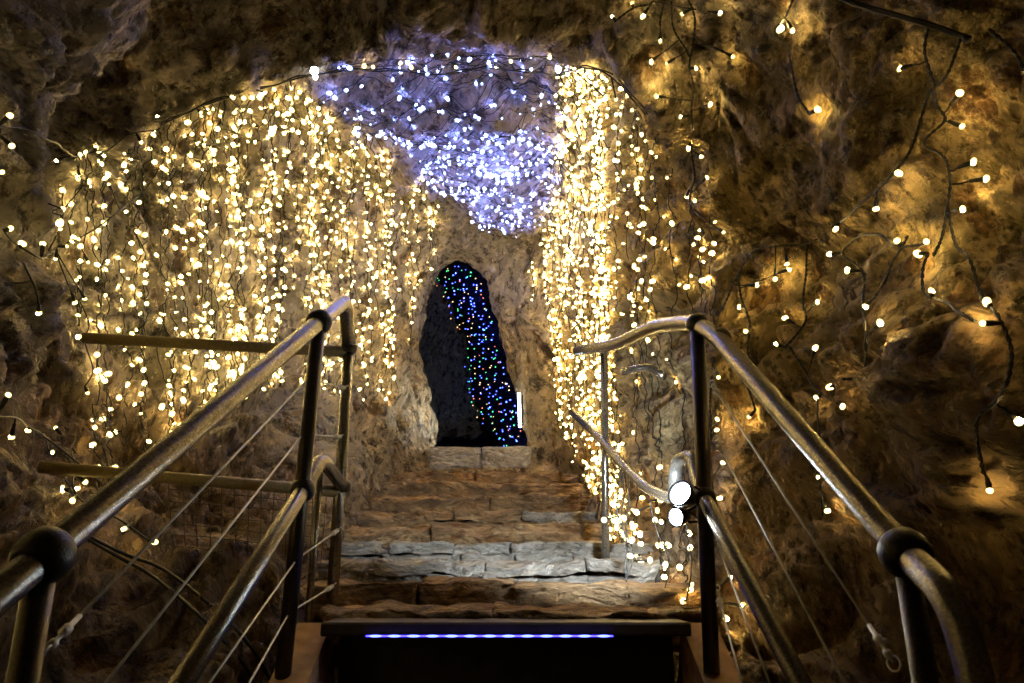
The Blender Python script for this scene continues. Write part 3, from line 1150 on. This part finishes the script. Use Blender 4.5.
traced([[(818, 398), (820, 430), (819, 470), (824, 500), (827, 515)]], [(820, 473, .7), (827, 522)],
       'light string dangling behind the right handrail low on the rock', twist=False)
traced([[(-6, 122), (20, 128), (45, 138), (75, 150), (92, 156), (108, 146), (130, 138), (152, 128), (165, 124)], [(74, 150), (78, 170), (76, 190), (66, 210), (56, 232), (50, 250)]],
       [(8, 113, 1.3), (12, 138), (4, 148, 1.2), (1, 167, 1.1), (62, 157, 1.1), (97, 153, 1.3), (140, 145, 1.1), (59, 205, 1.2), (60, 228), (84, 193)],
       'sagging black light string crossing the upper left rock', kind='warm', twist=False, sc=.75, off=.06)
traced([[(-6, 232), (12, 240), (38, 252), (60, 248), (82, 238), (108, 218), (140, 190), (165, 160)], [(22, 268), (36, 284), (38, 300)]],
       [(5, 236, 1.1), (17, 239, 1.3), (36, 244, 1.2), (57, 265), (86, 259), (82, 240), (75, 242), (68, 250), (11, 283), (38, 308), (69, 306, 1.2), (82, 293), (111, 180)],
       'light string sloping up from the left edge to the arch', kind='warm', twist=False, sc=.75)
traced([[(-6, 408), (12, 418), (28, 434), (48, 446), (66, 460), (88, 478), (100, 486)], [(46, 446), (50, 455), (54, 459)]],
       [(3, 397), (17, 430), (3, 443), (59, 433), (55, 459, .9)],
       'light string on the grey rock below the upper side rail at far left', kind='warm', twist=False, sc=.72)
traced([[(80, 300), (86, 322), (80, 345), (86, 370), (84, 384)]], [(74, 338, 1.4), (84, 388)],
       'light string hanging at the wall end of the upper left side rail', kind='warm', twist=False, sc=.8)
traced([[(76, 470), (72, 485), (74, 500), (90, 515), (120, 528), (142, 542)]], [(74, 480, 1.2), (66, 503, 1.2), (76, 496), (123, 535), (145, 548, 1.3), (88, 470)],
       'trailing end of light string below the lower left side rail', kind='warm', twist=False, sc=.75)

traced([[(1000, 30), (1022, 60), (1040, 110), (1046, 170), (1050, 230), (1060, 300)]], [(1035, 60, 1.2), (1036, 100, 1.2), (1038, 160, 1.2), (1042, 215, 1.2), (1044, 270)],
       'light string running past the right edge of the rock wall')

# strings continued out of view on the left wall, added to light the ground
for (sx_, ya, yb, z0_, z1_, lab) in ((-1, .2, 2.1, .35, .55, 'lowest added warm fill string, out of view along the near left wall'), (-1, .0, 2.0, .9, 1.1, 'middle added warm fill string, out of view along the near left wall'),
                                     (-1, .3, 1.9, -.15, .0, 'added warm fill string, out of view low over the floor at near left')):
    w = []
    for i in range(60):
        t = i / 59
        p = drop((0, ya + (yb - ya) * t, z0_ + (z1_ - z0_) * t + .09 * math.sin(t * 14)), (sx_, 0, 0), .05)
        if p is not None: w.append(p)
    light_string([w], [(w[i] + Vector((-sx_ * .01, 0, -.03)), 1.3, None) for i in range(2, len(w), 3)], lab, None, 'warm', .003)

# dangling bundle off the far right rail
w = [smooth_path([P(625 + dx, 470, 3.1), P(622 + dx * 1.5, 510, 3.08), P(628 - dx, 550, 3.05), P(624 + dx, 596, 3.02)], .02) for dx in (-4, 0, 4)]
w = [wavy(q, .012, i * 3) for i, q in enumerate(w)]
bl = []
for (a, b) in ((613, 504), (636, 512), (604, 520), (640, 534), (630, 556), (655, 520), (660, 500), (668, 545), (650, 560), (690, 548), (683, 522), (689, 533), (664, 577), (690, 590), (662, 619), (683, 601), (632, 540)):
    bl.append((P(a, b, 3.0 + random.uniform(-.04, .04)), 1.0 if (a, b) != (662, 619) else 1.3, None))
w.append(wavy(smooth_path([P(648, 492, 3.0), P(656, 530, 3.0), P(668, 560, 3.0), P(662, 612, 3.0)], .02), .01, 22))
w.append(wavy(smooth_path([P(690, 500, 2.95), P(686, 530, 2.95), P(691, 560, 2.95), P(686, 600, 2.95)], .02), .01, 25))
light_string(w, bl, 'bundle of light strings dangling from the far right lower rail over the steps', None, 'warm', .0026)

# thick cable at top right
w = smooth_path([P(a, b, c) for a, b, c in ((815, -14, 2.1), (845, 1, 2.05), (880, 12, 1.98), (925, 24, 1.9), (967, 39, 1.85))], .03)
mb = MB(); mb.tube(wavy(w, .004, 2), .0065, 8); mb.tube([p + Vector((.006, -.01, -.006)) for p in wavy(w, .004, 6)], .0055, 8)
mb.ball(w[-1], .013, (1, 0, 0), 10, 8)
tag(mb.build('power_cable', M['wire']), 'thick black cable running down from the top edge at upper right', 'cable')
# black plug beside big bulb
a, b = hit(758, 48, .06), hit(782, 41, .06)
d = (b - a).normalized()
mb = MB(); mb.lathe(a, d, [(0, .006), (.002, .016), (.02, .019), (.045, .017), (.06, .010), (.075, .006)], 12)
for s in (-1, 1):
    mb.tube([a - d * .016 + d.orthogonal().normalized() * .006 * s, a + d * .004 + d.orthogonal().normalized() * .006 * s], .002, 6)
tag(mb.build('power_plug', M['black']), 'black cable plug beside the largest glaring bulb', 'plug')

# ------------------------------------------------------------------ coloured lights inside the passage
CP_POLY = [(426, 312), (424, 280), (438, 262), (455, 254), (474, 262), (490, 280), (498, 320), (510, 365), (522, 405), (526, 448), (503, 446), (492, 428), (466, 404), (472, 385), (448, 356), (452, 335), (440, 318)]
for k in range(19):
    px0 = 424 + k * 5.4
    pts = []
    ph = random.random() * 9
    for i in range(64):
        py = 256 + i * 3.0
        px = px0 + .16 * (py - 256) + 4 * noise.noise(Vector((ph, py * .05, 0)))
        if poly_in((px, py), CP_POLY):
            h_ = hit(px, py, .10)
            if h_.y > 6.9: pts.append(h_)
    if len(pts) < 4: continue
    # keep the run that is continuous in depth
    runs = [[pts[0]]]
    for p in pts[1:]:
        if (p - runs[-1][-1]).length < .6: runs[-1].append(p)
        else: runs.append([p])
    for rn_ in runs:
        if len(rn_) < 3: continue
        bl = []
        i = random.randint(0, 1)
        while i < len(rn_):
            bl.append((rn_[i] + Vector((random.uniform(-.03, .03), -.02, random.uniform(-.02, .02))), random.uniform(.7, 1.1), random.choice(['c_blue'] * 5 + ['c_green', 'c_green', 'c_red', 'c_gold', 'c_gold'])))
            i += random.choice((1, 2, 2))
        light_string([rn_], bl, 'string of tiny blue, green and red bulbs inside the dark doorway', 'coloured strings in the doorway', 'c_blue', .002, sides=4)

# ------------------------------------------------------------------ lamps
def spot(name, loc, target, power, col, size=.03, angle=120, blend=.6):
    l = bpy.data.lights.new(name, 'SPOT')
    l.energy = power; l.color = col; l.shadow_soft_size = size
    l.spot_size = math.radians(angle); l.spot_blend = blend
    o = bpy.data.objects.new(name, l)
    COL.objects.link(o)
    o.location = loc
    o.rotation_euler = (Vector(target) - Vector(loc)).to_track_quat('-Z', 'Y').to_euler()
    return o


def flood(loc, aim, r, label):
    aim = Vector(aim).normalized()
    loc = Vector(loc)
    root = empty('floodlight', loc, label, 'floodlight', None)
    mb = MB(); mb.lathe(loc - aim * .05, aim, [(0, r * .4), (.004, r * .7), (.03, r * .95), (.05, r * 1.15), (.058, r * 1.15), (.058, r * 1.0), (.052, r * .98)], 20)
    mb.build('housing', M['black'], root)
    mb = MB(); mb.lathe(loc, aim, [(0, r * .97), (.005, r * .9), (.012, r * .6), (.015, r * .1)], 20)
    mb.build('lens', M['flood'], root)
    mb = MB()
    s = aim.orthogonal().normalized()
    mb.tube([loc - aim * .02 + s * r * 1.2, loc - aim * .07 + s * r * 1.3, loc - aim * .09, loc - aim * .07 - s * r * 1.3, loc - aim * .02 - s * r * 1.2], .004, 8)
    mb.build('bracket', M['black'], root)
    return root


l1 = P(681, 494, 2.30)
fl = flood(l1, (-.62, -.62, .30), .036, 'upper small white floodlight glaring behind the right railing post')
l2 = P(677, 517, 2.33)
flood(l2, (-.70, -.60, -.1), .026, 'lower small white floodlight glaring just under its brighter twin')
s = spot('flood_beam', l1 + Vector((-.06, .03, .03)), P(556, 478, 3.9), 62, (.78, .89, 1.0), .03, 82, .7)
s.parent = fl; s.location = Vector((-.06, .03, .03))
# cold lamp standing just inside the doorway on the right
l3 = P(520, 410, 6.44)
root = empty('tube_lamp', l3, 'slim cold white lamp just inside the doorway on its right', 'lamp')
mb = MB(); mb.tube([l3 - Vector((0, 0, .15)), l3 + Vector((-.01, 0, .15))], .013, 10)
mb.build('tube', M['tube'], root)
mb = MB(); mb.box(l3 + Vector((.022, .012, 0)), .014, .04, .27, bev=.003)
mb.build('housing', M['black'], root, smooth=False)

s = spot('tube_beam', l3 + Vector((-.03, -.02, 0)), P(420, 408, 6.55), 22, (.72, .83, 1.0), .05, 62, .9)
s.parent = root; s.location = Vector((-.03, -.02, 0))

# ------------------------------------------------------------------ world, render settings
w = bpy.data.worlds.new('world')
w.use_nodes = True
w.node_tree.nodes['Background'].inputs[0].default_value = (.02, .014, .008, 1)
w.node_tree.nodes['Background'].inputs[1].default_value = 0.0
SC.world = w
SC.view_settings.view_transform = 'Standard'
SC.view_settings.look = 'None'
SC.view_settings.gamma = 1
SC.view_settings.use_curve_mapping = False
SC.view_settings.exposure = 1.22
SC.cycles.use_denoising = True
SC.cycles.denoising_input_passes = 'RGB_ALBEDO_NORMAL'
SC.cycles.denoising_prefilter = 'ACCURATE'
SC.cycles.denoising_quality = 'HIGH'
SC.cycles.max_bounces = 6
SC.cycles.diffuse_bounces = 4
SC.cycles.glossy_bounces = 3
SC.cycles.sample_clamp_indirect = 6
SC.cycles.use_light_tree = True
SC.cycles.caustics_reflective = False
SC.cycles.caustics_refractive = False
